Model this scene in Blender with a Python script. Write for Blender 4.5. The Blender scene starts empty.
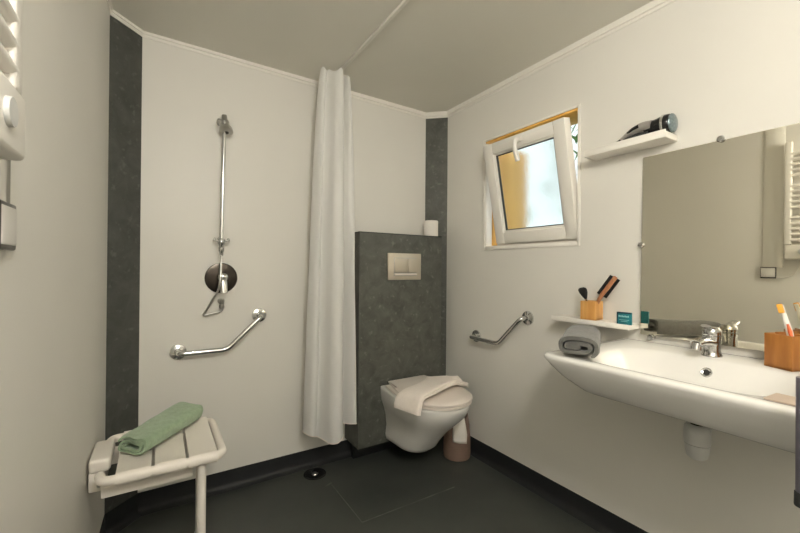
import bpy, bmesh, math, random
from mathutils import Vector, Matrix, noise
random.seed(7)
PI = math.pi
S = bpy.context.scene
C = S.collection

LAMP = 90.0
# ------------------------------------------------------------------ materials
def mat(name, col, rough=0.5, metal=0.0, spec=0.5, noise_amt=0.0, nscale=8.0, bump=0.0, bscale=200.0,
        trans=0.0, emis=None, estr=0.0, coat=0.0, sheen=0.0, sss=0.0):
    m = bpy.data.materials.new(name); m.use_nodes = True
    nt = m.node_tree; b = nt.nodes['Principled BSDF']
    b.inputs['Base Color'].default_value = (*col, 1)
    b.inputs['Roughness'].default_value = rough
    b.inputs['Metallic'].default_value = metal
    b.inputs['Specular IOR Level'].default_value = spec
    b.inputs['Transmission Weight'].default_value = trans
    b.inputs['Coat Weight'].default_value = coat
    b.inputs['Sheen Weight'].default_value = sheen
    if emis:
        b.inputs['Emission Color'].default_value = (*emis, 1); b.inputs['Emission Strength'].default_value = estr
    tc = nt.nodes.new('ShaderNodeTexCoord')
    if noise_amt:
        n = nt.nodes.new('ShaderNodeTexNoise'); n.inputs['Scale'].default_value = nscale; n.inputs['Detail'].default_value = 6
        nt.links.new(tc.outputs['Object'], n.inputs['Vector'])
        r = nt.nodes.new('ShaderNodeValToRGB')
        r.color_ramp.elements[0].position = 0.3; r.color_ramp.elements[1].position = 0.7
        r.color_ramp.elements[0].color = (*[c*(1-noise_amt) for c in col], 1)
        r.color_ramp.elements[1].color = (*[min(1, c*(1+noise_amt)) for c in col], 1)
        nt.links.new(n.outputs['Fac'], r.inputs['Fac']); nt.links.new(r.outputs['Color'], b.inputs['Base Color'])
    if bump:
        n2 = nt.nodes.new('ShaderNodeTexNoise'); n2.inputs['Scale'].default_value = bscale; n2.inputs['Detail'].default_value = 3
        nt.links.new(tc.outputs['Object'], n2.inputs['Vector'])
        bp = nt.nodes.new('ShaderNodeBump'); bp.inputs['Strength'].default_value = bump; bp.inputs['Distance'].default_value = 0.003
        nt.links.new(n2.outputs['Fac'], bp.inputs['Height']); nt.links.new(bp.outputs['Normal'], b.inputs['Normal'])
    return m

def wood(name, c1, c2, scale=30.0, rough=0.45, axis='Z'):
    m = mat(name, c1, rough)
    nt = m.node_tree; b = nt.nodes['Principled BSDF']
    tc = nt.nodes.new('ShaderNodeTexCoord'); mp = nt.nodes.new('ShaderNodeMapping')
    s = {'X': (0.12, 1, 1), 'Y': (1, 0.12, 1), 'Z': (1, 1, 0.12)}[axis]
    mp.inputs['Scale'].default_value = s
    n = nt.nodes.new('ShaderNodeTexNoise'); n.inputs['Scale'].default_value = scale; n.inputs['Detail'].default_value = 5
    r = nt.nodes.new('ShaderNodeValToRGB')
    r.color_ramp.elements[0].position = 0.35; r.color_ramp.elements[1].position = 0.65
    r.color_ramp.elements[0].color = (*c1, 1); r.color_ramp.elements[1].color = (*c2, 1)
    nt.links.new(tc.outputs['Object'], mp.inputs['Vector']); nt.links.new(mp.outputs['Vector'], n.inputs['Vector'])
    nt.links.new(n.outputs['Fac'], r.inputs['Fac']); nt.links.new(r.outputs['Color'], b.inputs['Base Color'])
    return m

def stone(name, c0, c1, rough=0.45):
    m = mat(name, c0, rough, spec=0.4)
    nt = m.node_tree; b = nt.nodes['Principled BSDF']
    tc = nt.nodes.new('ShaderNodeTexCoord')
    n = nt.nodes.new('ShaderNodeTexNoise'); n.inputs['Scale'].default_value = 13; n.inputs['Detail'].default_value = 12; n.inputs['Roughness'].default_value = 0.65
    n.inputs['Distortion'].default_value = 0.6
    r = nt.nodes.new('ShaderNodeValToRGB')
    r.color_ramp.elements[0].position = 0.32; r.color_ramp.elements[1].position = 0.72
    r.color_ramp.elements[0].color = (*c0, 1); r.color_ramp.elements[1].color = (*c1, 1)
    n2 = nt.nodes.new('ShaderNodeTexNoise'); n2.inputs['Scale'].default_value = 34; n2.inputs['Detail'].default_value = 3
    r2 = nt.nodes.new('ShaderNodeValToRGB')
    r2.color_ramp.elements[0].position = 0.60; r2.color_ramp.elements[1].position = 0.74
    r2.color_ramp.elements[0].color = (0, 0, 0, 1); r2.color_ramp.elements[1].color = (0.38, 0.38, 0.38, 1)
    mx = nt.nodes.new('ShaderNodeMixRGB'); mx.inputs['Color2'].default_value = (*[min(1, c*2.2) for c in c1], 1)
    nt.links.new(tc.outputs['Object'], n.inputs['Vector']); nt.links.new(tc.outputs['Object'], n2.inputs['Vector'])
    nt.links.new(n.outputs['Fac'], r.inputs['Fac']); nt.links.new(n2.outputs['Fac'], r2.inputs['Fac'])
    nt.links.new(r.outputs['Color'], mx.inputs['Color1']); nt.links.new(r2.outputs['Color'], mx.inputs['Fac'])
    nt.links.new(mx.outputs['Color'], b.inputs['Base Color'])
    return m

WALL = (0.725, 0.705, 0.652)
M = dict(
    wall=mat('wall_panel', WALL, 0.42, spec=0.35, noise_amt=0.012, nscale=2.5),
    ceil=mat('ceiling_panel', (0.73, 0.71, 0.64), 0.5, spec=0.3, noise_amt=0.015, nscale=3),
    trim=mat('white_trim', (0.80, 0.77, 0.71), 0.4, spec=0.4, noise_amt=0.01),
    slate=stone('dark_slate', (0.050, 0.052, 0.046), (0.088, 0.090, 0.080), 0.42),
    box=stone('grey_slate', (0.066, 0.068, 0.058), (0.125, 0.127, 0.110), 0.42),
    black=mat('black_vinyl', (0.016, 0.017, 0.018), 0.5, spec=0.35, noise_amt=0.1, nscale=20),
    ceramic=mat('white_ceramic', (0.80, 0.785, 0.75), 0.12, spec=0.5, coat=0.3, noise_amt=0.006),
    lid=mat('warm_white_plastic', (0.76, 0.69, 0.63), 0.3, spec=0.45, noise_amt=0.008),
    plastic=mat('white_plastic', (0.82, 0.79, 0.73), 0.35, spec=0.45, noise_amt=0.008),
    seatp=mat('cream_seat_plastic', (0.80, 0.75, 0.68), 0.38, spec=0.4, noise_amt=0.01),
    greyplastic=mat('grey_white_plastic', (0.58, 0.58, 0.56), 0.4, noise_amt=0.01),
    chrome=mat('chrome', (0.64, 0.64, 0.63), 0.13, 1.0, noise_amt=0.02, nscale=20),
    steel=mat('brushed_steel', (0.50, 0.49, 0.46), 0.28, 1.0, noise_amt=0.03, nscale=30),
    dchrome=mat('smoked_chrome', (0.055, 0.047, 0.040), 0.24, 1.0, noise_amt=0.1, nscale=20),
    plate=mat('satin_champagne', (0.62, 0.56, 0.46), 0.38, 0.6, noise_amt=0.02),
    bamboo=wood('bamboo', (0.56, 0.27, 0.07), (0.72, 0.40, 0.13), 40),
    redwood=wood('stained_bamboo', (0.30, 0.11, 0.018), (0.42, 0.17, 0.035), 40),
    timber=wood('varnished_timber', (0.74, 0.38, 0.07), (0.92, 0.55, 0.15), 14),
    handlewood=wood('brush_wood', (0.42, 0.17, 0.08), (0.55, 0.26, 0.13), 60),
    bristle=mat('black_bristles', (0.008, 0.008, 0.008), 0.7, noise_amt=0.3, nscale=300, bump=0.8, bscale=600),
    blackpl=mat('gloss_black_plastic', (0.012, 0.012, 0.012), 0.25, noise_amt=0.1),
    rubber=mat('dark_rubber', (0.03, 0.03, 0.028), 0.6, noise_amt=0.1),
    silver=mat('silver_plastic', (0.50, 0.47, 0.44), 0.3, 0.6, noise_amt=0.03),
    mesh=mat('blue_grey_grille', (0.22, 0.28, 0.30), 0.3, 0.7, noise_amt=0.3, nscale=120),
    greentowel=mat('green_terry', (0.30, 0.40, 0.26), 0.95, spec=0.1, noise_amt=0.10, nscale=60, bump=0.9, bscale=420, sheen=0.3),
    greytowel=mat('grey_terry', (0.135, 0.132, 0.120), 0.95, spec=0.1, noise_amt=0.14, nscale=60, bump=0.9, bscale=420, sheen=0.3),
    whitetowel=mat('ivory_terry', (0.88, 0.80, 0.73), 0.95, spec=0.1, noise_amt=0.03, nscale=60, bump=0.8, bscale=420, sheen=0.2),
    paper=mat('tissue_paper', (0.85, 0.81, 0.75), 0.9, spec=0.1, noise_amt=0.02, nscale=40, bump=0.3, bscale=300),
    card=mat('cardboard', (0.42, 0.30, 0.2), 0.8, noise_amt=0.05),
    bin=mat('dusty_rose_plastic', (0.22, 0.145, 0.11), 0.5, noise_amt=0.06, nscale=20),
    teal=mat('teal_print', (0.012, 0.17, 0.20), 0.35, noise_amt=0.25, nscale=60),
    pale=mat('pale_print', (0.35, 0.62, 0.62), 0.5, noise_amt=0.1),
    navy=mat('navy_print', (0.01, 0.04, 0.06), 0.4, noise_amt=0.2),
    orange=mat('orange_rubber', (0.75, 0.16, 0.05), 0.5, noise_amt=0.05),
    yellow=mat('yellow_bristles', (0.85, 0.42, 0.05), 0.6, noise_amt=0.1, nscale=200, bump=0.5),
    switchf=mat('switch_face', (0.72, 0.70, 0.66), 0.35, noise_amt=0.01),
    switchd=mat('switch_dark_frame', (0.05, 0.042, 0.035), 0.3, noise_amt=0.1),
    purple=mat('grey_violet_metal', (0.24, 0.22, 0.27), 0.35, 0.7, noise_amt=0.05),
    rim_shade=mat('beige_shade', (0.50, 0.40, 0.32), 0.6, noise_amt=0.03),  # shade on the basin rim, put into a flat beige colour
    leaf=mat('foliage', (0.11, 0.22, 0.05), 0.6, noise_amt=0.4, nscale=6),
    lamp=mat('lamp_diffuser', (0.9, 0.9, 0.88), 0.4, emis=(1.0, 0.97, 0.92), estr=LAMP),
    grass=mat('lawn_grass', (0.10, 0.17, 0.04), 0.9, noise_amt=0.3, nscale=5),
    door=mat('door_paint', (0.70, 0.67, 0.60), 0.45, noise_amt=0.01),
)

def mirror_mat():
    m = mat('mirror_silver', (0.86, 0.83, 0.73), 0.015, 1.0, noise_amt=0.004, nscale=3); return m
M['mirror'] = mirror_mat()
def duct_mat():
    return mat('gloss_white_duct', (0.76, 0.74, 0.68), 0.12, spec=0.7, coat=0.4, noise_amt=0.006)
M['duct'] = duct_mat()

def floor_mat():
    m = mat('floor_vinyl', (0.04, 0.042, 0.038), 0.42, spec=0.45)
    nt = m.node_tree; b = nt.nodes['Principled BSDF']
    tc = nt.nodes.new('ShaderNodeTexCoord')
    n = nt.nodes.new('ShaderNodeTexNoise'); n.inputs['Scale'].default_value = 3.2; n.inputs['Detail'].default_value = 8
    r = nt.nodes.new('ShaderNodeValToRGB')
    r.color_ramp.elements[0].position = 0.3; r.color_ramp.elements[1].position = 0.75
    r.color_ramp.elements[0].color = (0.036, 0.040, 0.036, 1); r.color_ramp.elements[1].color = (0.064, 0.068, 0.060, 1)
    f = nt.nodes.new('ShaderNodeTexNoise'); f.inputs['Scale'].default_value = 260
    r2 = nt.nodes.new('ShaderNodeValToRGB'); r2.color_ramp.elements[0].position = 0.62; r2.color_ramp.elements[1].position = 0.75
    r2.color_ramp.elements[1].color = (0.35, 0.35, 0.35, 1)
    mx = nt.nodes.new('ShaderNodeMixRGB'); mx.inputs['Color2'].default_value = (0.14, 0.15, 0.135, 1)
    for q in (n, f): nt.links.new(tc.outputs['Object'], q.inputs['Vector'])
    nt.links.new(n.outputs['Fac'], r.inputs['Fac']); nt.links.new(f.outputs['Fac'], r2.inputs['Fac'])
    nt.links.new(r.outputs['Color'], mx.inputs['Color1']); nt.links.new(r2.outputs['Color'], mx.inputs['Fac'])
    nt.links.new(mx.outputs['Color'], b.inputs['Base Color'])
    bp = nt.nodes.new('ShaderNodeBump'); bp.inputs['Strength'].default_value = 0.25; bp.inputs['Distance'].default_value = 0.001
    nt.links.new(f.outputs['Fac'], bp.inputs['Height']); nt.links.new(bp.outputs['Normal'], b.inputs['Normal'])
    return m
M['floor'] = floor_mat()
M['seam'] = mat('vinyl_weld', (0.11, 0.115, 0.10), 0.5, noise_amt=0.5, nscale=14)

def glass_mat():
    m = bpy.data.materials.new('obscured_glass'); m.use_nodes = True
    nt = m.node_tree; b = nt.nodes['Principled BSDF']
    b.inputs['Base Color'].default_value = (0.93, 0.99, 0.98, 1)
    b.inputs['Transmission Weight'].default_value = 1; b.inputs['IOR'].default_value = 1.3
    b.inputs['Roughness'].default_value = 0.24
    tc = nt.nodes.new('ShaderNodeTexCoord'); n = nt.nodes.new('ShaderNodeTexNoise'); n.inputs['Scale'].default_value = 45; n.inputs['Detail'].default_value = 2
    bp = nt.nodes.new('ShaderNodeBump'); bp.inputs['Strength'].default_value = 0.35; bp.inputs['Distance'].default_value = 0.003
    nt.links.new(tc.outputs['Object'], n.inputs['Vector']); nt.links.new(n.outputs['Fac'], bp.inputs['Height'])
    nt.links.new(bp.outputs['Normal'], b.inputs['Normal'])
    return m
M['glass'] = glass_mat()
def curtain_mat():
    m = bpy.data.materials.new('sheer_curtain'); m.use_nodes = True
    nt = m.node_tree; b = nt.nodes['Principled BSDF']; out = nt.nodes['Material Output']
    b.inputs['Base Color'].default_value = (0.90, 0.89, 0.87, 1); b.inputs['Roughness'].default_value = 0.6
    t = nt.nodes.new('ShaderNodeBsdfTranslucent'); t.inputs['Color'].default_value = (0.88, 0.88, 0.86, 1)
    tr = nt.nodes.new('ShaderNodeBsdfTransparent')
    m1 = nt.nodes.new('ShaderNodeMixShader'); m1.inputs[0].default_value = 0.35
    m2 = nt.nodes.new('ShaderNodeMixShader'); m2.inputs[0].default_value = 0.10
    tc = nt.nodes.new('ShaderNodeTexCoord'); w = nt.nodes.new('ShaderNodeTexNoise'); w.inputs['Scale'].default_value = 500
    bp = nt.nodes.new('ShaderNodeBump'); bp.inputs['Strength'].default_value = 0.1; bp.inputs['Distance'].default_value = 0.001
    nt.links.new(tc.outputs['Object'], w.inputs['Vector']); nt.links.new(w.outputs['Fac'], bp.inputs['Height']); nt.links.new(bp.outputs['Normal'], b.inputs['Normal'])
    nt.links.new(b.outputs[0], m1.inputs[1]); nt.links.new(t.outputs[0], m1.inputs[2])
    nt.links.new(m1.outputs[0], m2.inputs[1]); nt.links.new(tr.outputs[0], m2.inputs[2])
    nt.links.new(m2.outputs[0], out.inputs['Surface'])
    return m
M['curtain'] = curtain_mat()

# ------------------------------------------------------------------ helpers (all coordinates are world metres)
V = Vector
def BM(): return bmesh.new()

def frame_of(d):
    d = V(d).normalized()
    up = V((0, 0, 1)) if abs(d.z) < 0.95 else V((1, 0, 0))
    a = d.cross(up).normalized(); return d, a, a.cross(d).normalized()

def add_box(bm, lo, hi, bev=0.0, seg=2):
    t = BM()
    bmesh.ops.create_cube(t, size=1)
    for v in t.verts:
        v.co = V([(lo[i]+hi[i])/2 + v.co[i]*(hi[i]-lo[i]) for i in range(3)])
    if bev > 0:
        bmesh.ops.bevel(t, geom=t.edges[:]+t.verts[:], offset=bev, segments=seg, affect='EDGES', profile=0.5)
    merge(bm, t); return bm

def merge(bm, t, mtx=None):
    if mtx is not None: t.transform(mtx)
    me = bpy.data.meshes.new('tmp'); t.to_mesh(me); t.free(); bm.from_mesh(me); bpy.data.meshes.remove(me)

def smooth_path(pts, n=8):
    pts = [V(p) for p in pts]; out = []
    P = [pts[0]*2-pts[1]] + pts + [pts[-1]*2-pts[-2]]
    for i in range(1, len(P)-2):
        for k in range(n):
            t = k/n; a, b, c, d = P[i-1], P[i], P[i+1], P[i+2]
            out.append(0.5*((2*b)+(c-a)*t+(2*a-5*b+4*c-d)*t*t+(3*b-a-3*c+d)*t**3))
    out.append(pts[-1]); return out

def round_path(pts, r, n=7):
    pts = [V(p) for p in pts]; out = [pts[0]]
    for i in range(1, len(pts)-1):
        a, b, c = pts[i-1], pts[i], pts[i+1]
        d1 = (a-b); d2 = (c-b); rr = min(r, d1.length*0.49, d2.length*0.49)
        p1 = b+d1.normalized()*rr; p2 = b+d2.normalized()*rr
        for k in range(n+1):
            t = k/n; out.append((1-t)**2*p1+2*(1-t)*t*b+t*t*p2)
    out.append(pts[-1]); return out

def add_sweep(bm, path, prof, caps=True, scale=None, upv=None):
    """prof: list of (a,b) in the frame; path: list of Vectors"""
    path = [V(p) for p in path]; rings = []
    n = len(path); d0, a, b = frame_of(path[1]-path[0])
    if upv is not None:
        a = d0.cross(V(upv)).normalized(); b = a.cross(d0).normalized()
    for i, p in enumerate(path):
        if i == 0: d = path[1]-path[0]
        elif i == n-1: d = path[-1]-path[-2]
        else: d = (path[i+1]-p).normalized()+(p-path[i-1]).normalized()
        d.normalize()
        a = (a - d*a.dot(d)).normalized(); b = a.cross(d).normalized()
        s = scale[i] if scale else 1
        rings.append([bm.verts.new(p + a*(x*s) + b*(y*s)) for x, y in prof])
    k = len(prof)
    for r, q in zip(rings, rings[1:]):
        for j in range(k):
            bm.faces.new((r[j], r[(j+1) % k], q[(j+1) % k], q[j]))
    if caps:
        bm.faces.new(rings[0][::-1]); bm.faces.new(rings[-1])
    return bm

def circ(r, n=14): return [(r*math.cos(2*PI*i/n), r*math.sin(2*PI*i/n)) for i in range(n)]
def add_tube(bm, path, r, n=14, scale=None): return add_sweep(bm, path, circ(r, n), True, scale)

def add_lathe(bm, origin, axis, prof, n=32):
    """prof: list of (radius, height along axis)"""
    o = V(origin); d, a, b = frame_of(axis); rings = []
    for r, h in prof:
        if r < 1e-6: rings.append([bm.verts.new(o+d*h)])
        else: rings.append([bm.verts.new(o+d*h+a*(r*math.cos(2*PI*i/n))+b*(r*math.sin(2*PI*i/n))) for i in range(n)])
    for r, q in zip(rings, rings[1:]):
        for i in range(n):
            j = (i+1) % n
            if len(r) == 1 and len(q) == 1: continue
            if len(r) == 1: bm.faces.new((r[0], q[i], q[j]))
            elif len(q) == 1: bm.faces.new((r[i], r[j], q[0]))
            else: bm.faces.new((r[i], r[j], q[j], q[i]))
    if len(rings[0]) > 1: bm.faces.new(rings[0][::-1])
    if len(rings[-1]) > 1: bm.faces.new(rings[-1])
    return bm

def add_loft(bm, rings, closed_ends=True):
    R = [[bm.verts.new(V(p)) for p in r] for r in rings]; k = len(R[0])
    for r, q in zip(R, R[1:]):
        for j in range(k): bm.faces.new((r[j], r[(j+1) % k], q[(j+1) % k], q[j]))
    if closed_ends: bm.faces.new(R[0][::-1]); bm.faces.new(R[-1])
    return bm

def add_prism(bm, poly, vec):
    a = [bm.verts.new(V(p)) for p in poly]; b = [bm.verts.new(V(p)+V(vec)) for p in poly]; k = len(a)
    bm.faces.new(a[::-1]); bm.faces.new(b)
    for i in range(k): bm.faces.new((a[i], a[(i+1) % k], b[(i+1) % k], b[i]))
    return bm

def obj(name, bm, material, parent=None, ang=40, at=None, sub=0, smooth=True):
    bmesh.ops.recalc_face_normals(bm, faces=bm.faces[:])
    off = V((0, 0, 0)); p = parent
    while p is not None: off += p.location; p = p.parent
    if parent is None and at is not None: off = V(at)
    bm.transform(Matrix.Translation(-off))
    me = bpy.data.meshes.new(name); bm.to_mesh(me); bm.free()
    me.materials.append(M[material])
    if smooth:
        for f in me.polygons: f.use_smooth = True
        me.set_sharp_from_angle(angle=math.radians(ang))
    o = bpy.data.objects.new(name, me); C.objects.link(o)
    if parent is not None: o.parent = parent
    elif at is not None: o.location = at
    if sub:
        md = o.modifiers.new('sub', 'SUBSURF'); md.levels = sub; md.render_levels = sub
    return o

def tag(o, label, cat, group=None):
    o['label'] = label; o['category'] = cat
    if group: o['group'] = group
    return o
def thing(name, label, cat, loc, group=None):
    o = bpy.data.objects.new(name, None); C.objects.link(o); o.location = loc; o.empty_display_size = 0.05
    return tag(o, label, cat, group)
def struct(name, bm, m, parent=None, at=None, **k):
    o = obj(name, bm, m, parent, at=at, **k); o['kind'] = 'structure'; return o

# ------------------------------------------------------------------ room
XR, YB, YF, H = 1.69, 2.17, -0.80, 2.262
CL, CR = 0.113, 0.109          # corner chamfers
LY = YB-CL                     # where the left wall meets the chamfer
def xl(y): return -0.183-(LY-y)*0.030
A = (xl(LY)+CL, YB)            # chamfer / back wall
TH = 0.12
b = BM(); add_box(b, (-0.6, YF-0.2, -0.1), (XR+0.2, YB+0.2, 0)); struct('floor', b, 'floor')
def ceilz(x): return 2.262-0.009*(x+0.07)       # the ceiling drops slightly towards the right wall
b = BM(); add_prism(b, [(-0.6, YF-0.2, ceilz(-.6)), (XR+0.2, YF-0.2, ceilz(XR+.2)), (XR+0.2, YF-0.2, 2.4), (-0.6, YF-0.2, 2.4)], (0, YB-YF+0.4, 0)); struct('ceiling', b, 'ceil')
b = BM(); add_box(b, (-0.5, YB, 0), (XR+TH, YB+TH, H)); struct('wall_back', b, 'wall')
b = BM(); add_box(b, (-0.5, YF-TH, 0), (XR+TH, YF, H)); struct('wall_front', b, 'wall')
b = BM(); add_prism(b, [(xl(LY), LY, 0), (xl(YF), YF, 0), (xl(YF)-TH, YF, 0), (xl(LY)-TH, YB, 0), (xl(LY), YB, 0)], (0, 0, H))
struct('wall_left', b, 'wall')
# right wall with the window hole
WY0, WY1, WZ0, WZ1 = 1.085, 1.70, 1.285, 1.935
b = BM()
add_box(b, (XR, YF, 0), (XR+TH, WY0, H)); add_box(b, (XR, WY1, 0), (XR+TH, YB, H))
add_box(b, (XR, WY0, 0), (XR+TH, WY1, WZ0)); add_box(b, (XR, WY0, WZ1), (XR+TH, WY1, H))
struct('wall_right', b, 'wall')
# dark corner panels
b = BM(); add_prism(b, [(A[0], YB, 0), (xl(LY), LY, 0), (xl(LY), YB, 0)], (0, 0, H-0.024)); struct('trim_1', b, 'slate')
b = BM(); add_prism(b, [(XR-CR, YB, 0), (XR, YB, 0), (XR, YB-CR, 0)], (0, 0, H-0.024)); struct('trim_2', b, 'box')
# cornice strips
tz, tt = H-0.024, 0.012
def cornice(name, p, q, nrm, z0=None):
    nrm = V((*nrm, 0)).normalized(); b = BM(); rg = []
    for x, y in (p, q):
        c = ceilz(x); z = z0 if z0 else c-0.025-0.009*(x+0.07); P = V((x, y, 0))
        rg.append([P+V((0, 0, c+.004)), P+V((0, 0, z)), P+nrm*0.004+V((0, 0, z)), P+nrm*0.006+V((0, 0, z+.012)), P+nrm*tt+V((0, 0, z+.014)), P+nrm*tt+V((0, 0, c+.004))])
    add_loft(b, rg); struct(name, b, 'trim')
cornice('trim_3', A, (XR-CR, YB), (0, -1))
cornice('trim_4', (XR, YB-CR), (XR, YF), (-1, 0))
cornice('trim_5', (xl(LY), LY), A, (1, -1))
cornice('trim_6', (XR-CR, YB), (XR, YB-CR), (-1, -1))
cornice('trim_7', (xl(YF), YF), (xl(LY), LY), (1, 0), H-0.018)
# vinyl skirting with a cove at the floor
def skirting(name, p, q, nrm, zt=0.095):
    p, q, nrm = V((*p, 0)), V((*q, 0)), V((*nrm, 0)).normalized()
    pr = [(0, 0), (0, zt), (0.003, zt), (0.004, 0.03), (0.008, 0.016), (0.016, 0.007), (0.03, 0.003), (0.034, 0.0)]
    b = BM(); add_prism(b, [p+nrm*a+V((0, 0, z)) for a, z in pr], q-p); struct(name, b, 'black')
skirting('baseboard_back', A, (XR-CR, YB), (0, -1))
skirting('baseboard_right', (XR, YB-CR), (XR, YF), (-1, 0))
skirting('baseboard_left_corner', (xl(LY), LY), A, (1, -1))
skirting('baseboard_right_corner', (XR-CR, YB), (XR, YB-CR), (-1, -1))
skirting('baseboard_left', (xl(YF), YF), (xl(LY), LY), (1, 0))
# welded seams of the shower slope in the floor
def seam(name, p, q, w=0.004):
    p, q = V((*p, 0)), V((*q, 0)); n = (q-p).normalized().cross(V((0, 0, 1)))*w/2
    b = BM(); add_prism(b, [p-n, q-n, q+n, p+n], (0, 0, 0.0012)); struct(name, b, 'seam')
seam('trim_8', (0.80, 1.560), (1.34, 1.556)); seam('trim_9', (0.757, 1.915), (0.80, 1.934), 0.010)
seam('trim_12', (0.795, 1.915), (0.797, 1.560), 0.003)
# door behind the camera
b = BM(); add_box(b, (0.15, YF-0.01, 0.0), (0.95, YF+0.03, 2.04), 0.003); d1 = struct('door_1', b, 'door')
b = BM(); add_tube(b, round_path([(0.23, YF+0.03, 1.0), (0.23, YF+0.08, 1.0), (0.35, YF+0.08, 1.0)], 0.02), 0.009); obj('door_handle', b, 'steel', d1)
# glossy cable duct above the switch on the left wall
def lw(y, off=0.0): return xl(y)+off
b = BM(); add_prism(b, [(lw(.795), .795, 1.26), (lw(.90), .90, 1.26), (lw(.90, .004), .90, 1.26), (lw(.885, .010), .885, 1.26), (lw(.81, .010), .81, 1.26), (lw(.795, .004), .795, 1.26)], (0, 0, H-1.26-0.02))
struct('trim_10', b, 'duct')

# ------------------------------------------------------------------ window
win = bpy.data.objects.new('window_1', None); C.objects.link(win); win.location = (XR, 1.39, WZ0); win['kind'] = 'structure'
b = BM()
fy0, fy1, fz0, fz1 = 1.072, 1.712, 1.272, 1.946
def ring_frame(bm, x0, x1, y0, y1, z0, z1, w, bev=0.002):
    """w = (left(high y), right(low y), top, bottom)"""
    add_box(bm, (x0, y0, z0), (x1, y0+w[1], z1), bev); add_box(bm, (x0, y1-w[0], z0), (x1, y1, z1), bev)
    add_box(bm, (x0, y0+w[1], z1-w[2]), (x1, y1-w[0], z1), bev); add_box(bm, (x0, y0+w[1], z0), (x1, y1-w[0], z0+w[3]), bev)
ring_frame(b, XR-0.006, XR+0.0, fy0, fy1, fz0, fz1, (0.018, 0.014, 0.012, 0.016), 0.0015)
obj('window_trim', b, 'plastic', win)
b = BM()
add_box(b, (XR, WY0, WZ0), (XR+.115, WY1, WZ0+.012), .001)                    # white bottom reveal
add_box(b, (XR, WY1-.012, WZ0+.012), (XR+.050, WY1, WZ1-.012), .001)          # white left reveal
add_box(b, (XR+.060, WY0+.006, WZ0+.012), (XR+.115, WY1-.045, WZ0+.034), .003)
add_box(b, (XR, WY0, WZ0+.012), (XR+.02, WY0+.004, WZ1-.012), .001)
obj('window_frame', b, 'plastic', win)
# tilting sash (hinged at the bottom, leaning into the room)
SY0, SY1, SH, ST = 1.092, 1.612, 0.570, 0.05
hz = V((1.748, 0, 1.318)); tilt = math.radians(11.5)
RT = Matrix.Translation(hz) @ Matrix.Rotation(-tilt, 4, 'Y')
def sash_part(name, build, m, parent=win, **k):
    b = BM(); build(b); b.transform(RT); return obj(name, b, m, parent, **k)
def _sash(b):
    w = 0.062
    # outer face is at local x=-ST..0 ; bevelled rebate to the glass
    prof = [(-ST, 0), (-ST+0.002, -0.0)]
    ring_frame(b, -ST, 0, SY0, SY1, 0, SH, (w, w, w, w), 0.004)
    ring_frame(b, -ST*0.8, -0.012, SY0+w-0.006, SY1-w+0.006, w-0.006, SH-w+0.006, (0.016,)*4, 0.003)
sash = sash_part('window_sash', _sash, 'plastic')
def _gasket(b):
    w = 0.072; ring_frame(b, -0.034, -0.018, SY0+w-0.001, SY1-w+0.001, w-0.001, SH-w+0.001, (0.005,)*4, 0.0)
sash_part('gasket', _gasket, 'rubber', sash)
sash_part('window_pane', lambda b: add_box(b, (-0.029, SY0+.07, .07), (-0.023, SY1-.07, SH-.07)), 'glass', sash)
def _handle(b):
    add_box(b, (-ST-0.010, 1.325, SH-0.043), (-ST, 1.375, SH-0.020), 0.004)
    add_tube(b, round_path([(-ST, 1.350, SH-.032), (-ST-.035, 1.355, SH-.032), (-ST-.040, 1.360, SH-.07), (-ST-.036, 1.352, SH-.140)], .014), 0.0125, 12)
sash_part('window_handle', _handle, 'plastic', sash)
# timber lining outside
b = BM()
X0, X1 = XR+TH, XR+TH+0.25
add_box(b, (XR+.002, WY0, WZ1-.012), (X0+.04, WY1, WZ1-.0), .001)            # top lining
add_box(b, (XR+.052, WY1-.016, WZ0+.013), (X1, WY1-.0, WZ1-.013), .001)       # left lining
add_box(b, (XR+.022, WY0, WZ0+.013), (XR+.06, WY0+.006, WZ1-.013), .001)      # right lining
add_box(b, (X0, WY0-.03, WZ0-.05), (X0+.04, WY1+.02, WZ0-.002), .002)
struct('trim_11', b, 'timber')
b = BM(); add_box(b, (XR+0.1, -3, -0.4), (9, 9, -0.3)); struct('lawn', b, 'grass')
# shrub outside
b = BM()
for i in range(2600):
    c = V((3.9+random.gauss(0, .35), random.uniform(1.2, 4.6), 0)); tall = i < 480
    if tall: c.y = random.uniform(1.6, 2.50)
    c.z = random.uniform(-0.3, 1.15 + 0.22*math.sin(c.y*2.1)) + random.gauss(0, .08)
    if tall: c.z = random.uniform(1.4, 2.75)
    q = Matrix.Rotation(random.uniform(0, 6.3), 3, 'Z') @ Matrix.Rotation(random.uniform(-1.2, 1.2), 3, 'X')
    s = random.uniform(.03, .06)
    b.faces.new([b.verts.new(c+q@V(p)*s) for p in ((0, -1.6, 0), (.6, -.2, .1), (.3, 1, 0), (0, 1.7, -.1), (-.3, 1, 0), (-.6, -.2, .1))])
sh = thing('garden_shrub', 'leafy green hedge outside, seen through the gap beside the tilted window', 'hedge', (3.9, 2.9, -0.3))
lf = obj('leaves', b, 'leaf', sh, smooth=False); lf['kind'] = 'stuff'
b = BM()
for y in (1.6, 2.3, 3.0, 3.7, 4.3): add_tube(b, [(3.9, y, -.3), (3.93, y+.05, .5), (3.88, y, 1.1)], .02, 8, [1, .7, .4])
obj('stems', b, 'handlewood', sh)

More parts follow.
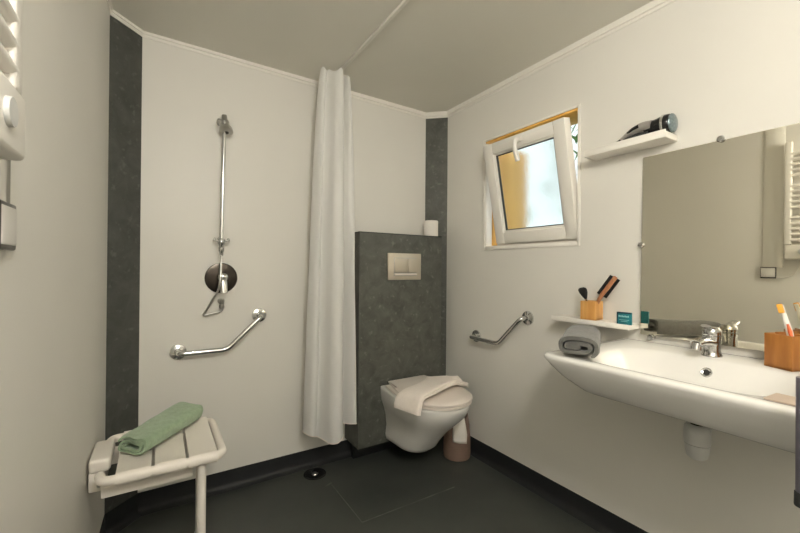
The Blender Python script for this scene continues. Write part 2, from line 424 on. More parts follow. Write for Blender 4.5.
# ------------------------------------------------------------------ cistern enclosure
BX0, BX1, BY, BZ0, BZT = 0.982, 1.583, 1.985, 0.112, 1.364
cb = thing('cistern_cabinet', 'tall dark grey slate-look boxed cistern cabinet behind the toilet', 'cabinet', (1.28, 2.07, 0))
b = BM(); add_prism(b, [(BX0, BY, BZ0), (BX1, BY, BZ0), (BX1, YB-.014, BZ0), (BX0, YB-.002, BZ0)], (0, 0, BZT-BZ0)); obj('body', b, 'box', cb, ang=20)
b = BM(); add_prism(b, [(BX0+.03, BY+.120, 0.001), (BX1-.01, BY+.120, 0.001), (BX1-.01, YB-.035, 0.001), (BX0+.03, YB-.035, 0.001)], (0, 0, BZ0-.001)); obj('plinth', b, 'black', cb)
b = BM(); add_prism(b, [(BX0-.002, BY-.003, BZT), (BX1, BY-.003, BZT), (BX1, YB-.014, BZT), (BX0-.002, YB-.002, BZT)], (0, 0, .005)); obj('top_board', b, 'black', cb)
b = BM(); px0, px1, pz0, pz1 = 1.167, 1.410, 1.086, 1.250
add_box(b, (px0, BY-.012, pz0), (px1, BY, pz1), .004)
fp = obj('flush_plate', b, 'plate', cb)
b = BM(); ring_frame(b, BY, BY, 0, 0, 0, 0, (0, 0, 0, 0), 0) if False else None
add_box(b, (px0+.040, BY-.0135, pz0+.024), (px1-.034, BY-.011, pz1-.028), .001); obj('button_recess', b, 'steel', fp)
b = BM(); add_box(b, (px0+.044, BY-.020, pz0+.046), (px0+.137, BY-.013, pz1-.031), .003); obj('flush_button', b, 'plate', fp)
b = BM(); add_box(b, (px0+.140, BY-.020, pz0+.046), (px1-.037, BY-.013, pz1-.031), .003); obj('flush_button', b, 'plate', fp)
b = BM(); add_box(b, (px0+.044, BY-.022, pz0+.028), (px1-.037, BY-.013, pz0+.040), .003); obj('lower_strip', b, 'lid', fp)

# ------------------------------------------------------------------ toilet
TX = 1.278
def dring(tip, hw, z, back=BY-0.001, n=28, backw=None, pw=2.3):
    """D outline: flat at the wall, superelliptic front"""
    bw = backw if backw else hw
    L = back-tip; cyy = tip+min(L*0.55, hw*1.35); ry = cyy-tip
    pts = []
    pts.append((TX-bw, back, z)); pts.append((TX-(bw+hw)/2, (back+cyy)/2, z))
    for i in range(n+1):
        t = PI*i/n; c, s = math.cos(t), math.sin(t)
        pts.append((TX-hw*math.copysign(abs(c)**(2/pw), c), cyy-ry*abs(s)**(2/pw), z))
    pts.append((TX+(bw+hw)/2, (back+cyy)/2, z)); pts.append((TX+bw, back, z))
    return pts
wc = thing('toilet', 'wall-hung white ceramic toilet with its lid closed', 'toilet', (TX, 1.75, 0.12))
rings = []
for z, tip, hw, bw in ((.118, 1.80, .070, .075), (.122, 1.755, .088, .095), (.135, 1.725, .102, .108), (.165, 1.690, .114, .114), (.22, 1.648, .108, .108),
                       (.28, 1.592, .121, .114), (.33, 1.538, .145, .127), (.375, 1.490, .168, .143), (.41, 1.466, .174, .148), (.438, 1.453, .178, .150), (.452, 1.453, .178, .150), (.456, 1.458, .174, .146)):
    rings.append(dring(tip, hw, z, backw=bw))
b = BM(); add_loft(b, rings); obj('bowl', b, 'ceramic', wc, ang=50)
b = BM(); add_loft(b, [dring(1.450, .180, .458, 1.93, backw=.14), dring(1.444, .184, .461, 1.935, backw=.145), dring(1.444, .184, .470, 1.935, backw=.145), dring(1.448, .181, .473, 1.93, backw=.14)]); obj('seat', b, 'lid', wc)
b = BM(); add_loft(b, [dring(1.446, .182, .475, 1.945, backw=.112), dring(1.440, .187, .479, 1.950, backw=.118), dring(1.440, .187, .486, 1.950, backw=.118),
                       dring(1.446, .182, .4905, 1.945, backw=.112), dring(1.475, .155, .4945, 1.93, backw=.13), dring(1.56, .08, .4965, 1.88, backw=.07)]); obj('lid', b, 'lid', wc, ang=50)
for s in (-1, 1):
    b = BM(); add_lathe(b, (TX+s*.07-.015, 1.962, .472), (1, 0, 0), [(.010, 0), (.011, .002), (.011, .028), (.010, .03)], 14); obj('hinge', b, 'chrome', wc)

# ------------------------------------------------------------------ towels
def add_spiral_roll(bm, c0, c1, w, h, turns, thick, seg=14, flare=0.0, seed=1, squash=2.6, start=0.0, jag=0.004, flip=1, pitch=None):
    """rolled cloth: flattened spiral ribbon swept from c0 to c1 (bottom centre points)"""
    c0, c1 = V(c0), V(c1); d = (c1-c0).normalized(); side = d.cross(V((0, 0, 1))).normalized()
    N = int(turns*36); pts = []
    for i in range(N+1):
        t = i/N; th = start-2*PI*turns*t*flip; k = (pitch or thick*1.22)*turns*t
        rx, rz = max(w/2-thick/2-k, .003), max(h/2-thick/2-k*min(1, (h/w)*1.6), .0015)
        c, s = math.cos(th), math.sin(th)
        wob = 1+0.03*noise.noise(V((t*9, seed, 0)))
        pts.append(V((rx*math.copysign(abs(c)**(2/squash), c)*wob, rz*math.copysign(abs(s)**(2/squash), s)*wob+h/2, 0)))
    nr = []
    for i in range(N+1):
        a = pts[min(i+1, N)]-pts[max(i-1, 0)]; q = V((-a.y, a.x, 0))
        nr.append(q.normalized() if q.length > 1e-9 else V((0, 1, 0)))
    prof = [pts[i]+nr[i]*thick/2*(0.55 if i in (0, N) else 1) for i in range(N+1)] + [pts[i]-nr[i]*thick/2*(0.55 if i in (0, N) else 1) for i in range(N, -1, -1)]
    L = (c1-c0).length; rings = []
    for k in range(seg+1):
        t = k/seg; p = c0.lerp(c1, t)
        endk = 1-0.06*max(0, 1-min(t, 1-t)*seg)
        r = []
        for j, q in enumerate(prof):
            jj = jag*noise.noise(V((q.x*25, q.y*25, seed+3)))*(2 if k in (0, seg) else 0)
            rr = 1+0.05*noise.noise(V((q.x*14, q.y*14, t*L*14+seed)))
            r.append(p + side*(q.x*rr*endk*(1+flare*t)) + V((0, 0, max(q.y*rr*(1+flare*t), .001))) + d*jj)
        rings.append(r)
    add_loft(bm, rings)

b = BM(); add_spiral_roll(b, (-.070, 1.612, .5025), (.118, 1.855, .5025), .122, .064, 2.1, .0078, pitch=.0128, seed=5, squash=3.6, start=2.9, flare=.22, jag=.012)
tag(obj('rolled_towel', b, 'greentowel', at=(0.02, 1.755, .50), ang=60), 'sage green rolled towel lying on the white fold-down shower seat', 'towel')
b = BM(); add_spiral_roll(b, (1.142, .735, .8755), (1.405, .880, .8755), .138, .079, 1.95, .0125, pitch=.0185, seed=2, squash=2.9, start=-.9, flip=-1, jag=.010)
tag(obj('rolled_towel', b, 'greytowel', at=(1.31, .81, .872), ang=60), 'charcoal grey rolled towel on the left end of the washbasin', 'towel')

# ivory towel folded over the toilet lid
path = smooth_path([(1.058, 1.598, .444), (1.063, 1.600, .465), (1.082, 1.608, .498), (1.13, 1.622, .5125), (1.22, 1.650, .5135), (1.33, 1.692, .514), (1.41, 1.722, .514), (1.46, 1.742, .513), (1.488, 1.754, .512)], 5)
W = .084; T = .0125
prof = []
for i in range(9):
    prof.append((-W+2*W*i/8, T-0.0005*(i % 2)))
prof += [(W+.004, T*.8), (W+.005, T*.35), (W+.001, T*.05), (W+.005, -T*.3), (W+.004, -T*.8)]
for i in range(9):
    prof.append((W-2*W*i/8, -T))
prof += [(-W-.004, -T*.8), (-W-.005, -T*.35), (-W-.001, -T*.05), (-W-.005, T*.3), (-W-.004, T*.8)]
b = BM(); sc = [1.0-.10*abs(i/len(path)-.3) for i in range(len(path))]
add_sweep(b, path, prof, True, [.98+.24*i/len(path) for i in range(len(path))], (-.3, 0, 1))
for v in b.verts:
    n = noise.noise(v.co*11)*.006 + noise.noise(v.co*27)*.003
    if v.co.z > .50: v.co.z += n*0.8+.002
    if v.co.x > 1.28: v.co.x -= (v.co.x-1.28)/.21*.09*max(0, min(1, (v.co.y-1.69)/.12))
    if v.co.x > 1.40: v.co.z -= (v.co.x-1.40)*.30*(1.3 if v.co.y < 1.70 else .2)
    v.co.y += noise.noise(v.co*6+V((3, 1, 7)))*.012
bmesh.ops.subdivide_edges(b, edges=[e for e in b.edges if e.calc_length() > .03], cuts=1)
tag(obj('folded_towel', b, 'whitetowel', at=(1.3, 1.7, .50), ang=70), 'ivory folded towel draped across the closed toilet lid', 'towel')

# ------------------------------------------------------------------ toilet paper, waste bin
tp = thing('toilet_roll', 'white toilet roll standing on top of the dark cistern cabinet', 'toilet paper', (1.565, 2.085, BZT+.006))
b = BM(); c = (1.561, 2.074, BZT+.006)
add_lathe(b, c, (0, 0, 1), [(.021, 0), (.046, 0), (.048, .003), (.048, .106), (.046, .109), (.021, .109), (.021, 0)], 36); obj('paper', b, 'paper', tp)
b = BM(); add_lathe(b, c, (0, 0, 1), [(.0195, .0005), (.0208, .0005), (.0208, .1085), (.0195, .1085), (.0195, .0005)], 24); obj('core', b, 'card', tp)
bn = thing('waste_bin', 'dusty rose plastic waste bin on the floor between toilet and right wall', 'bin', (1.572, 1.806, 0))
bc = (1.572, 1.806, .001)
b = BM(); add_lathe(b, bc, (0, 0, 1), [(.072, 0), (.080, .004), (.083, .03), (.082, .12), (.076, .20), (.066, .262), (.064, .268), (.061, .266), (.063, .255), (.072, .195), (.078, .12), (.078, .02), (.0, .012)], 40)
for v in b.verts:       # the rim rises towards the rear
    if v.co.z > .15: v.co.z += max(0, (v.co.z-.15)/.118)*(.030*((v.co.x-bc[0])*.5+(v.co.y-bc[1])*.85)/.065)
obj('bin_body', b, 'bin', bn)
b = BM(); rows = []
for i in range(9):
    t = i/8; z = .268-.150*t
    a0 = math.radians(-119)
    rr = .066+.024*min(1, t*1.6)+.004*math.sin(t*3)
    rows.append([V((bc[0]+rr*math.cos(a0+da)*1.0, bc[1]+rr*math.sin(a0+da), z-.012*da)) for da in [(-.48+.12*k) for k in range(9)]])
rows.insert(0, [V((bc[0]+.056*math.cos(a0+da), bc[1]+.056*math.sin(a0+da), .235)) for da in [(-.48+.12*k) for k in range(9)]])
rows.insert(1, [V((bc[0]+.060*math.cos(a0+da), bc[1]+.060*math.sin(a0+da), .270)) for da in [(-.48+.12*k) for k in range(9)]])
VV = [[b.verts.new(p) for p in r] for r in rows]
for r, q in zip(VV, VV[1:]):
    for i in range(8): b.faces.new((r[i], r[i+1], q[i+1], q[i]))
o = tag(obj('tissue_sheet', b, 'paper', at=(bc[0]-.05, bc[1]-.07, .13)), 'white sheet of toilet paper hanging over the rim of the rose waste bin', 'tissue')
md = o.modifiers.new('thick', 'SOLIDIFY'); md.thickness = .0012; md.offset = 1

# ------------------------------------------------------------------ grab bars
def grab_bar(label, pts, nrm, r=.0125, fr=.038):
    nrm = V(nrm); mid = (V(pts[0])+V(pts[-1]))/2
    t = thing('grab_bar', label, 'grab bar', mid, 'angled chrome grab bars')
    off = nrm*.058
    P = [V(pts[0])+nrm*.004, V(pts[0])+off] + [V(p)+off for p in pts[1:-1]] + [V(pts[-1])+off, V(pts[-1])+nrm*.004]
    b = BM(); add_tube(b, round_path(P, .030, 8), r, 18); obj('rail', b, 'chrome', t)
    for p in (pts[0], pts[-1]):
        b = BM(); add_lathe(b, V(p), nrm, [(fr, 0), (fr, .003), (fr*.94, .007), (fr*.62, .010), (fr*.45, .013), (fr*.40, .018), (0, .018)], 32); obj('flange', b, 'chrome', t)
grab_bar('angled chrome grab bar under the shower mixer on the back wall', [(.088, YB, .738), (.303, YB, .738), (.469, YB, .897)], (0, -1, 0))
grab_bar('angled chrome grab bar on the right wall beside the toilet', [(XR, 1.762, .738), (XR, 1.532, .735), (XR, 1.371, .895)], (-1, 0, 0))

# ------------------------------------------------------------------ shower fittings
sr = thing('shower_rail', 'tall slim chrome riser rail with holder head on the back shower wall', 'shower rail', (.275, YB, 1.3))
b = BM(); add_tube(b, [(.281, YB-.05, 1.90), (.2715, YB-.05, 1.285)], .0092, 14); obj('pole', b, 'chrome', sr)
b = BM()
add_lathe(b, (.279, YB-.022, 1.955), (.05, -.25, -1), [(.0, 0), (.012, .0), (.013, .012), (.012, .028), (.019, .032), (.021, .05), (.023, .060), (.023, .072)], 20)
add_lathe(b, (.283, YB-.041, 1.892), (.10, -.35, -1), [(.0, -.002), (.024, 0), (.030, .010), (.032, .026), (.0315, .033), (.026, .0345), (0, .0345)], 28)
add_lathe(b, (.281, YB, 1.915), (0, -1, 0), [(.018, 0), (.018, .004), (.010, .008), (.010, .05), (0, .05)], 20)
add_tube(b, round_path([(.262, YB-.035, 1.925), (.246, YB-.045, 1.925), (.243, YB-.05, 1.900), (.252, YB-.055, 1.888)], .01), .004, 8)
b.transform(Matrix.Translation((.004, 0, -.018))); obj('holder_head', b, 'steel', sr)
b = BM(); dd = V((.10, -.35, -1)).normalized(); p0 = V((.287, YB-.041, 1.874))
add_lathe(b, p0+dd*.0342, dd, [(.011, 0), (.011, .002), (0, .002)], 20); obj('nozzle', b, 'rubber', sr)
b = BM()
add_lathe(b, (.2715, YB, 1.295), (0, -1, 0), [(.017, 0), (.017, .004), (.010, .008), (.010, .035), (0, .05)], 20)
add_lathe(b, (.2715, YB-.05, 1.305), (0, 0, -1), [(.0, 0), (.013, .002), (.018, .010), (.018, .030), (.013, .036), (.010, .046), (.014, .050), (.014, .068), (.010, .074), (.010, .090), (0, .090)], 20)
add_tube(b, [(.240, YB-.055, 1.294), (.252, YB-.055, 1.288), (.2715, YB-.055, 1.287), (.291, YB-.055, 1.288), (.303, YB-.055, 1.294)], .0055, 10, [.9, .8, 1.2, .8, .9])
add_lathe(b, (.233, YB-.055, 1.298), (1, 0, -.4), [(0, 0), (.009, .002), (.010, .008), (.006, .012), (0, .012)], 12)
add_lathe(b, (.310, YB-.055, 1.298), (-1, 0, -.4), [(0, 0), (.009, .002), (.010, .008), (.006, .012), (0, .012)], 12)
obj('diverter', b, 'chrome', sr)

mx = thing('shower_mixer', 'dark round shower mixer plate with bright chrome lever on the back wall', 'shower mixer', (.272, YB, 1.10))
b = BM(); add_lathe(b, (.279, YB, 1.100), (0, -1, 0), [(.077, 0), (.078, .002), (.076, .005), (.060, .0075), (0, .0085)], 48); obj('escutcheon', b, 'dchrome', mx)
b = BM(); add_lathe(b, (.283, YB-.006, 1.104), (0, -1, 0), [(.026, 0), (.026, .018), (.023, .034), (.015, .040), (0, .041)], 28)
add_sweep(b, smooth_path([(.283, YB-.030, 1.114), (.283, YB-.045, 1.092), (.284, YB-.052, 1.062), (.285, YB-.056, 1.027)], 5), [(x*1.5, y*.75) for x, y in circ(.012, 14)])
obj('lever', b, 'chrome', mx)
wo = thing('wall_outlet', 'small chrome hose elbow below the shower mixer plate', 'hose outlet', (.273, YB, .975))
b = BM(); add_lathe(b, (.279, YB, .982), (0, -1, 0), [(.017, 0), (.017, .004), (.011, .008), (.011, .028), (.013, .034), (0, .036)], 20)
add_lathe(b, (.279, YB-.028, .984), (0, 0, -1), [(.0, -.012), (.012, -.008), (.012, .012), (.009, .018), (.012, .020), (.012, .034), (.009, .040), (0, .042)], 16); obj('elbow', b, 'steel', wo)
b = BM()
hp = smooth_path([(.2715, YB-.05, 1.225), (.270, YB-.055, 1.17), (.266, YB-.070, 1.10), (.256, YB-.070, 1.04), (.230, YB-.050, .985), (.204, YB-.030, .932), (.197, YB-.028, .918), (.204, YB-.028, .915), (.235, YB-.026, .922), (.265, YB-.026, .927), (.279, YB-.027, .936), (.279, YB-.028, .948)], 10)
add_tube(b, hp, .0050, 10, [1+.10*(i % 2) for i in range(len(hp))])
tag(obj('shower_hose', b, 'steel', at=(.24, YB-.05, .93)), 'thin metal shower hose looping from the rail past the mixer plate', 'hose')

# ------------------------------------------------------------------ curtain
RZ = ceilz(.853)
cr = thing('curtain_rail', 'thin white curtain rail running across the ceiling', 'curtain rail', (.845, 1.2, H))
b = BM(); add_box(b, (.837, .10, RZ-.013), (.853, YB-.002, RZ), .002); obj('track', b, 'trim', cr)
b = BM(); add_box(b, (.830, YB-.020, RZ-.020), (.860, YB-.013, RZ), .002); obj('end_cap', b, 'trim', cr)
def interp(x):
    K = [(.64, .280), (.70, .272), (.725, .256), (.765, .242), (.80, .246), (.845, .268), (.87, .284), (.93, .292), (.99, .290)]
    for (a, u), (c, v) in zip(K, K[1:]):
        if a <= x <= c: return u+(v-u)*(x-a)/(c-a)
    return .27
ct = thing('shower_curtain', 'sheer white shower curtain bunched up beside the dark cistern cabinet', 'shower curtain', (.82, 1.98, .2))
bot = [(.946, 1.985), (.930, 1.925), (.900, 1.945), (.870, 1.985), (.845, 1.940), (.825, 1.870), (.790, 1.850), (.755, 1.870), (.735, 1.930), (.715, 1.960), (.690, 1.935), (.668, 1.950), (.655, 2.01), (.680, 2.05), (.73, 2.035), (.78, 2.07), (.83, 2.04), (.87, 2.08)]
top = [(.928, 2.03), (.920, 1.985), (.905, 1.965), (.890, 2.0), (.877, 1.985), (.862, 1.935), (.845, 1.925), (.826, 1.935), (.812, 1.970), (.798, 1.985), (.785, 1.960), (.772, 1.965), (.768, 2.0), (.785, 2.04), (.81, 2.03), (.83, 2.06), (.85, 2.04), (.87, 2.07)]
bot = [(x+.012, y) for x, y in bot]; top = [(.845+(x-.845)*1.12-.016, y) for x, y in top]
bp_ = smooth_path([(*p, 0) for p in bot], 7); tp_ = smooth_path([(*p, 0) for p in top], 7)
b = BM(); NZ = 44; rows = []; nb = len(bp_)
for k in range(NZ+1):
    t = k/NZ; row = []
    for i in range(nb):
        s = i/(nb-1)
        zt = 2.236+.010*math.cos(s*2*PI*6); zb = interp(bp_[i].x)
        e = t**0.62
        p = tp_[i].lerp(bp_[i], e)
        w = noise.noise(V((s*7, t*3.0, 4)))*.012*math.sin(PI*min(1, t*1.2))
        row.append(b.verts.new((p.x+w, p.y+w*1.2, zt+(zb-zt)*t)))
    rows.append(row)
for r, q in zip(rows, rows[1:]):
    for i in range(nb-1): b.faces.new((r[i], r[i+1], q[i+1], q[i]))
hemrow = [v.co.copy() for v in rows[-1]]; toprow = [v.co.copy() for v in rows[0]]
obj('fabric', b, 'curtain', ct, ang=180)
b = BM(); add_tube(b, hemrow, .0022, 6); obj('hem', b, 'whitetowel', ct)
for i in (10, 38, 62, 88, 110):
    p = toprow[min(i, len(toprow)-1)]
    b = BM(); add_tube(b, [(p.x, p.y, p.z-.004), ((p.x+.845)/2, p.y, (p.z+RZ-.0145)/2), (.845, p.y, RZ-.0145)], .002, 6); obj('glider', b, 'plastic', ct)

# ------------------------------------------------------------------ shower seat
st = thing('shower_bench', 'white slatted fold-down shower seat on legs at the left wall', 'shower seat', (xl(1.65), 1.67, 0))
sy0, sy1, sz = 1.506, 1.866, .482
slx = [(-.107, -.012), (-.002, .088), (.098, .186)]
for a, c in slx:
    b = BM(); r = .017; pts = []
    # slat: flat top wrapping down over the front and rear tubes
    pr = [(sy0+.004, sz+.018), (sy1-.004, sz+.018)]
    for k in range(9):
        t = PI/2-PI*1.15*k/8; pr.append((sy1+.0+.0195*math.cos(t), sz+.0195*math.sin(t)))
    pr += [(sy1-.016, sz-.014), (sy1-.022, sz+.008), (sy0+.022, sz+.008), (sy0+.016, sz-.014)]
    for k in range(9):
        t = PI*1.65-PI*1.15*k/8; pr.append((sy0+.0195*math.cos(t), sz+.0195*math.sin(t)))
    t_ = BM(); add_prism(t_, [(a, y, z) for y, z in pr], (c-a, 0, 0))
    bmesh.ops.recalc_face_normals(t_, faces=t_.faces[:])
    merge(b, t_); obj('slat', b, 'seatp', st, ang=30)
b = BM()
wx0 = xl(1.6)+.050
add_tube(b, round_path([(wx0-.005, sy0+.050, sz), (wx0+.004, sy0, sz), (.207, sy0, sz), (.207, sy1, sz), (wx0+.004, sy1, sz), (wx0-.005, sy1-.05, sz)], .042, 9), .0145, 16); obj('tube_frame', b, 'seatp', st)
b = BM(); add_box(b, (xl(1.67)+.006, sy0+.110, sz-.018), (xl(1.67)+.066, sy1-.070, sz+.028), .012, 4); obj('hinge_cover', b, 'seatp', st)
b = BM(); add_box(b, (xl(1.67)+.006, sy0+.115, sz-.080), (xl(1.67)+.050, sy1-.080, sz-.014), .005); hb = obj('wall_bracket', b, 'seatp', st)
b = BM(); add_lathe(b, (xl(1.67)+.035, sy0+.1155, sz-.060), (0, -1, 0), [(.0, .004), (.006, .004), (.007, 0)], 14); obj('screw', b, 'steel', hb)
for y in (sy0+.050, sy1-.060):
    b = BM(); add_box(b, (xl(1.67)+.046, y, sz-.076), (.112, y+.008, sz-.012), .002); obj('under_rail', b, 'seatp', st)
for y, lx in ((sy0+.020, .139), (sy1-.040, .158)):
    b = BM(); add_tube(b, [(lx, y, sz-.004), (lx, y, .03)], .0145, 16); lg = obj('leg', b, 'seatp', st)
    b = BM(); add_lathe(b, (lx, y, 0), (0, 0, 1), [(.019, 0), (.020, .004), (.0185, .035), (.015, .038)], 18); obj('rubber_foot', b, 'greyplastic', lg)

# ------------------------------------------------------------------ radiator + switch on the left wall
rd = thing('towel_radiator', 'white ladder towel radiator on the left wall nearest the camera', 'radiator', (xl(.5), .50, 1.37))
pxn = .035
def post(y):
    x = xl(y)+pxn; b = BM(); add_box(b, (x-.015, y-.018, 1.41), (x+.014, y+.018, 2.10), .006, 3); return b
for y in (.768, .26): obj('post', post(y), 'plastic', rd)
z = 1.44
k = 0
while z < 2.08:
    if k % 6 != 5:
        b = BM(); add_tube(b, [(xl(.768)+pxn+.004, .765, z), (xl(.5)+pxn+.014, .515, z), (xl(.26)+pxn+.004, .262, z)], .011, 12); obj('heating_tube', b, 'plastic', rd)
    z += .036; k += 1
b = BM(); add_box(b, (xl(.7)+.010, .60, 1.312), (xl(.7)+.057, .780, 1.407), .008, 3); hbx = obj('heater_box', b, 'plastic', rd)
b = BM(); add_lathe(b, (xl(.7)+.057, .695, 1.36), (1, 0, 0), [(.020, 0), (.019, .006), (0, .007)], 24); obj('dial', b, 'greyplastic', hbx)
for y in (.70, .32):
    b = BM(); add_tube(b, [(xl(y), y, 2.02), (xl(y)+pxn, y, 2.02)], .008, 10); obj('wall_mount', b, 'plastic', rd)
b = BM(); add_tube(b, smooth_path([(xl(.70)+.03, .70, 1.318), (xl(.71)+.03, .71, 1.26), (xl(.75)+.02, .75, 1.205), (xl(.80)+.012, .80, 1.19), (xl(.85)+.008, .848, 1.20)], 6), .0035, 8); obj('power_cord', b, 'plastic', rd)
sw = thing('light_switch', 'square wall switch with dark frame and pale face below the cable duct', 'switch', (xl(.885), .885, 1.22))
def plate_on_left(y0, y1, z0, z1, d0, d1, bev, R=.008):
    b = BM(); add_box(b, (xl((y0+y1)/2)+d0, y0, z0), (xl((y0+y1)/2)+d1, y1, z1), bev, 3); return b
obj('frame', plate_on_left(.826, .908, 1.184, 1.262, .001, .0135, .004), 'switchd', sw)
obj('rocker', plate_on_left(.831, .905, 1.192, 1.255, .009, .0145, .002), 'switchf', sw)

# ------------------------------------------------------------------ mirror
MY0, MY1, MZ0, MZ1 = .06, .793, .898, 1.622
mr = thing('wall_mirror', 'large frameless wall mirror held by chrome clips above the washbasin', 'mirror', (XR, .43, MZ0))
mtilt = math.atan2(.0145, MZ1-MZ0)
b = BM(); add_box(b, (-.005, MY0, 0), (0, MY1, MZ1-MZ0), .0006, 1)
b.transform(Matrix.Translation((XR-.0160, 0, MZ0)) @ Matrix.Rotation(mtilt, 4, 'Y'))
obj('mirror_glass', b, 'mirror', mr, ang=20)
for y, z, dx in ((.535, MZ1+.004, .009), (MY1+.003, 1.262, .013), (.752, MZ0-.006, .024), (.14, MZ0-.006, .024), (MY0-.004, 1.26, .013)):
    b = BM(); add_lathe(b, (XR, y, z), (-1, 0, 0), [(.008, 0), (.008, dx), (.0115, dx+.001), (.012, dx+.005), (.009, dx+.009), (0, dx+.010)], 20); obj('clip', b, 'chrome', mr)

# ------------------------------------------------------------------ washbasin
wb = thing('wash_basin', 'wide white ceramic washbasin mounted on the right wall', 'washbasin', (1.45, .53, .75))
CYB = .530
def bring(x0, x1, hw, z, rf=.06, rb=.03, bow=0.0, n=10, yc=CYB, dz=0.0):
    """rounded rectangle ring; x0 = front; rf = front corner radius, rb = rear radius"""
    pts = []
    def corner(cx, cy, r, a0):
        for k in range(n+1):
            a = a0+PI/2*k/n; pts.append([cx+r*math.cos(a), cy+r*math.sin(a), z])
    corner(x1-rb, yc+hw-rb, rb, 0); corner(x0+rf, yc+hw-rf, rf, PI/2)
    for k in range(1, 12): pts.append([x0, yc+hw-rf-(2*hw-2*rf)*k/12, z])
    corner(x0+rf, yc-hw+rf, rf, PI); corner(x1-rb, yc-hw+rb, rb, PI*1.5)
    for k in range(1, 12): pts.append([x1, yc-hw+rb+(2*hw-2*rb)*k/12, z])
    for p in pts:
        u = (p[1]-yc)/hw; f = max(0, min(1, (x1-p[0])/(x1-x0)))
        p[0] -= bow*(1-u*u)*f
        p[2] += dz*f
    return pts
XB = XR-.001
Q = .475
rings = [
    bring(1.40, XB-.08, .10, .728, .05, .05, yc=.50), bring(1.34, XB-.03, .16, .738, .08, .03, yc=.50), bring(1.27, XB, .22, .752, .08, .006, yc=.49),
    bring(1.215, XB, .262, .756, .05, .005, yc=Q), bring(1.203, XB, .277, .7585, .045, .005, yc=Q), bring(1.195, XB, .290, .763, .042, .005, yc=Q), bring(1.184, XB, .312, .777, .04, .005, yc=Q), bring(1.163, XB, .345, .803, .036, .005, yc=Q), bring(1.141, XB, .371, .835, .034, .005, yc=Q),
    bring(1.127, XB, .384, .858, .032, .005, yc=Q), bring(1.125, XB, .386, .865, .032, .005, yc=Q), bring(1.127, XB, .385, .871, .032, .005, yc=Q), bring(1.135, XB-.004, .379, .8748, .032, .005, yc=Q),
    bring(1.150, XB-.02, .362, .8750, .032, .01, yc=Q),
    bring(1.164, 1.545, .262, .8735, .13, .11, yc=.51), bring(1.172, 1.537, .254, .867, .13, .11, yc=.51), bring(1.188, 1.524, .240, .850, .13, .11, yc=.51),
    bring(1.220, 1.506, .215, .818, .13, .10, yc=.515), bring(1.262, 1.484, .180, .796, .12, .09, yc=.52), bring(1.30, 1.45, .12, .786, .06, .06, yc=.52), bring(1.36, 1.41, .025, .782, .02, .02, yc=CYB)]
b = BM(); add_loft(b, rings); obj('basin_body', b, 'ceramic', wb, ang=60)
ov = V((1.513, .516, .832)); on = V((-.92, 0, .40)).normalized()
b = BM(); add_lathe(b, ov-on*.004, on, [(.0155, 0), (.0160, .006), (.0130, .009), (.0095, .0075), (.0095, .004), (0, .004)], 28); obj('overflow_ring', b, 'chrome', wb)
b = BM(); add_lathe(b, ov-on*.001, on, [(.0090, 0), (.0085, .0035), (0, .0035)], 20); obj('overflow_grille', b, 'rubber', wb)
b = BM(); add_lathe(b, (1.385, CYB, .7815), (0, 0, 1), [(.032, 0), (.032, .003), (.022, .005), (0, .004)], 28); obj('drain', b, 'chrome', wb)

tap = thing('basin_tap', 'chrome single-lever mixer tap on the back ledge of the washbasin', 'tap', (1.60, .528, .874))
tx, ty, tz0 = 1.595, .530, .8742
b = BM(); add_lathe(b, (tx, ty, tz0), (0, 0, 1), [(.029, 0), (.0295, .004), (.027, .008), (.0245, .020), (.0255, .055), (.0275, .064), (.0275, .070), (0, .071)], 32); obj('tap_body', b, 'chrome', tap)
b = BM(); sp = smooth_path([(tx-.010, ty, tz0+.046), (tx-.04, ty+.006, tz0+.052), (tx-.065, ty+.011, tz0+.052), (tx-.085, ty+.015, tz0+.046)], 6)
add_sweep(b, sp, [(x*1.15, y*.85) for x, y in circ(.0165, 16)], True, [1.15-.2*i/len(sp) for i in range(len(sp))])
add_lathe(b, (tx-.078, ty+.014, tz0+.050), (-.25, .05, -1), [(.0, 0), (.0155, .002), (.0155, .024), (.012, .026), (0, .025)], 20); obj('spout', b, 'chrome', tap)
b = BM(); add_lathe(b, (tx, ty, tz0+.0705), (0, 0, 1), [(.0265, 0), (.0275, .003), (.0265, .018), (.021, .027), (0, .030)], 28)
lv = smooth_path([(tx+.006, ty, tz0+.090), (tx-.026, ty+.000, tz0+.098), (tx-.058, ty-.002, tz0+.107)], 5)
add_sweep(b, lv, [(x*1.5, y*.55) for x, y in circ(.0105, 14)], True, [1.2-.35*i/len(lv) for i in range(len(lv))]); obj('lever', b, 'chrome', tap)

tr_ = thing('bottle_trap', 'white plastic bottle trap hanging under the washbasin', 'trap', (1.40, .50, .55))
qx, qy = 1.415, .506
b = BM(); add_lathe(b, (qx, qy, .578), (0, 0, 1), [(.0, 0), (.020, .001), (.027, .008), (.031, .026), (.0325, .042), (.033, .046), (0, .046)], 32); obj('trap_cup', b, 'greyplastic', tr_)
b = BM(); add_lathe(b, (qx, qy, .625), (0, 0, 1), [(0, 0), (.0325, 0), (.0340, .002), (.0350, .012), (.0350, .036), (.033, .052), (.028, .057), (.024, .058), (0, .058)], 32); obj('trap_body', b, 'greyplastic', tr_)
b = BM(); add_lathe(b, (qx, qy, .6835), (0, 0, 1), [(.018, 0), (.018, .0435), (0, .0435)], 20)
obj('tailpipe', b, 'dchrome', tr_)
b = BM(); add_tube(b, round_path([(qx+.02, qy, .662), (XR-.003, qy, .662)], .02), .015, 16); obj('outlet_pipe', b, 'greyplastic', tr_)

